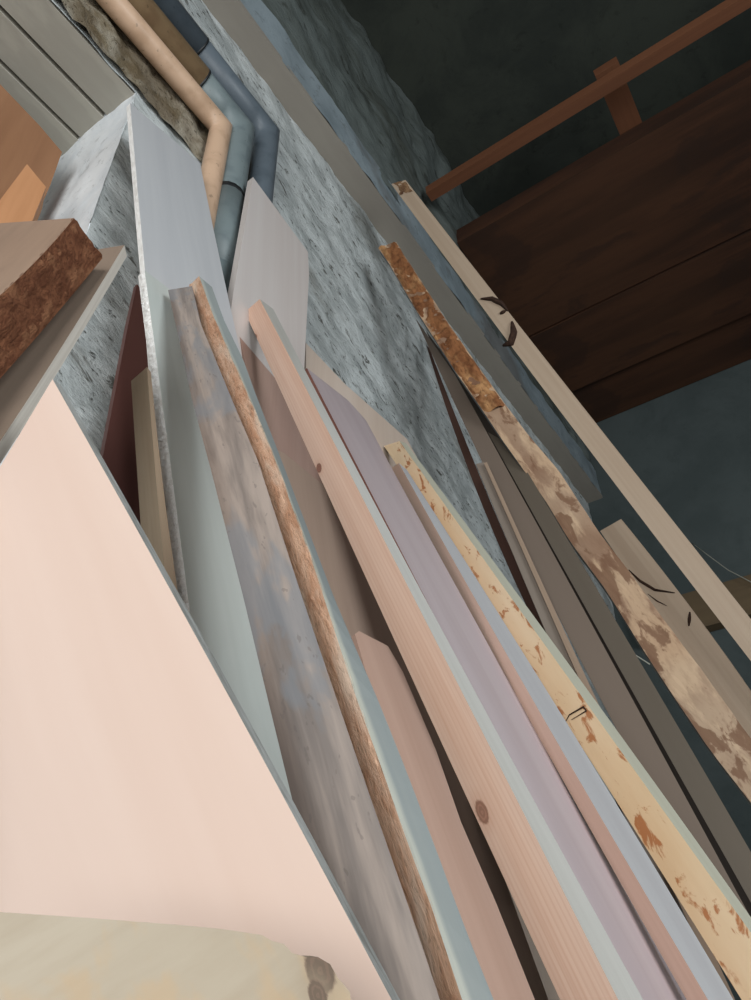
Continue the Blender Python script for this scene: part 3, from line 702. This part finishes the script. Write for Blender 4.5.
# ================================================================ pipes
def pipe_mat(name, c, c2, rough=.45):
    t = NT(name); v = t.n('TexCoord').outputs[3]; v = t.n('UVMap').outputs[0]
    a = t.noise(v, 14, 5); b = t.noise(v, 60, 3)
    col = t.mix(t.step(a, .45, .7), c, c2); col = t.mix(t.math('MULTIPLY', t.step(b, .66, .7), .6), col, tuple(x * .4 for x in c))
    return t.finish(col, rough, a, .1, .001, .4)
M_beige = pipe_mat('beige_pipe', S(198, 168, 142), S(178, 148, 122)); M_gp = pipe_mat('grey_pipe', S(116, 128, 130), S(100, 112, 116)); M_ochre = pipe_mat('ochre_pipe', S(160, 134, 102), S(140, 114, 86))
M_bl = pipe_mat('blue_grey_pipe', S(92, 102, 110), S(80, 90, 98)); M_ring = pipe_mat('black_seal', S(34, 36, 38), S(26, 28, 30))
def bend(a, b, c, r):
    """polyline a-b-c with the corner tightly rounded"""
    u = (a - b).normalized(); v = (c - b).normalized(); q = r * 1.9
    return [a, b + u * (q + .002), b + u * q, b, b + v * q, b + v * (q + .002), c]
def pipe(label, px_bend, r, ycen, mats, joint=None, xleft=-1.2, zlow=.3, collar=None, px_far=None):
    P = at_y(px_bend, ycen)
    root = bpy.data.objects.new('drain_pipe', None); COL.objects.link(root); root.location = (P.x, P.y, zlow)
    tag(root, label, 'pipe', 'drain pipes on the wall')
    A = Vector((xleft, P.y, P.z + (P.x - xleft) * .0)); B = P; Cc = Vector((P.x, P.y, zlow))
    if joint:
        J = at_y(joint, ycen); J = Vector((J.x, P.y, P.z))
        tube('horizontal_pipe', [A, J], r * 1.06, mats[1], root)
        tube('joint_ring', [J - Vector((.003, 0, 0)), J + Vector((.003, 0, 0))], r * 1.07, M_ring, root)
        tube('elbow_pipe', bend(J, B, Cc, r), r, mats[0], root, 20)
    else:
        tube('elbow_pipe', bend(A, B, Cc, r), r, mats[0], root, 20)
    if collar:
        c = at_y(collar, ycen); c = Vector((P.x, P.y, c.z))
        tube('seal_ring', [c, c - Vector((0, 0, .022))], r * 1.04, M_ring, root); tube('socket', [c - Vector((0, 0, .022)), c - Vector((0, 0, .3)), c - Vector((0, 0, zlow * 0 + .3))][:2], r * 1.12, mats[0], root)
    return root
pipe('beige drain pipe nearest the window reveal', (221, 128), .028, .85, [M_beige])
pipe('grey drain pipe with ochre upper run, middle one of the three', (239, 131), .041, .85, [M_gp, M_ochre], joint=(200, 74), collar=(230, 199))
pipe('blue grey drain pipe furthest right, half behind the pale angled board', (267, 134), .037, .855, [M_bl, M_bl], joint=(199, 44))
# ---- orange timbers at the far left
dO = -ray((300, -700))
to = prism('orange_timber', [(-60, 30), (0, 84), (40, 126), (62, 152), (50, 186), (33, 224), (-60, 224)], 1.05, (62, 152), phin(Vector((0, 0, -1)), (20, 150), 0), .1, (0, 0, -1), [M_or], floor_from=(5, 6))
tag(to, 'large orange brown timber at the top left edge, below the lintel planks', 'timber')
tq = prism('orange_timber', [(-30, 226), (0, 200), (27, 164), (46, 187), (31, 224), (-30, 226)], .95, (27, 164), phin(Vector((0, 0, -1)), (20, 190), 12), .05, (0, 0, -1), [M_or2], floor_from=(4, 5))
tag(tq, 'smaller light orange timber tip in front of the large orange timber', 'timber')

M_wire = wood('pale_wire', S(150, 150, 140), S(130, 130, 120))
wp = [at_x(p, XF - .12) for p in ((686, 533), (705, 553), (728, 570), (751, 582), (790, 600))]; wp[0].x = wp[-1].x = XF - .001
wq = []
for k in range(4):
    for s in range(5): wq.append(wp[k].lerp(wp[k + 1], s / 5))
tag(tube('wire', wq, .0025, M_wire, None, 6), 'thin pale wire sagging in front of the blue grey far wall', 'wire')
tp_ = [on(p, INFO[barkb.name]['A'], INFO[barkb.name]['n1']) + INFO[barkb.name]['n1'] * .004 for p in ((625, 650), (636, 656), (650, 665))]
sp_ = tube('bark_splinter', tp_, .0014, M_wire, barkb, 6)
sliver(osb, [(566, 722), (570, 715), (584, 707), (587, 711), (572, 720)], .0012, M_crk, 'scratch_mark')
# ================================================================ light
def area(name, loc, target, sx, sy, power, col):
    l = bpy.data.lights.new(name, 'AREA'); l.shape = 'RECTANGLE'; l.size = sx; l.size_y = sy; l.energy = power; l.color = col
    o = bpy.data.objects.new(name, l); COL.objects.link(o); o.location = loc
    o.rotation_euler = (Vector(target) - Vector(loc)).to_track_quat('-Z', 'Y').to_euler(); return o
area('doorway_daylight', (-2.1, -.6, 1.6), (.7, .5, 1.7), 1.8, 1.8, 58, (1, .98, .95))
area('side_fill', (-.2, -3.0, 1.7), (1.0, .8, 2.0), 2.0, 1.6, 105, (.93, .975, 1))  # added cool fill lamp for the room-facing sides; no window stands there
wd = bpy.data.worlds.new('sky'); bpy.context.scene.world = wd; wd.use_nodes = True
wd.node_tree.nodes['Background'].inputs[0].default_value = (.85, .93, 1, 1); wd.node_tree.nodes['Background'].inputs[1].default_value = 1.0
sc = bpy.context.scene
sc.view_settings.view_transform = 'Standard'; sc.view_settings.look = 'None'; sc.view_settings.gamma = 1; sc.view_settings.exposure = 0.1; sc.view_settings.use_curve_mapping = False
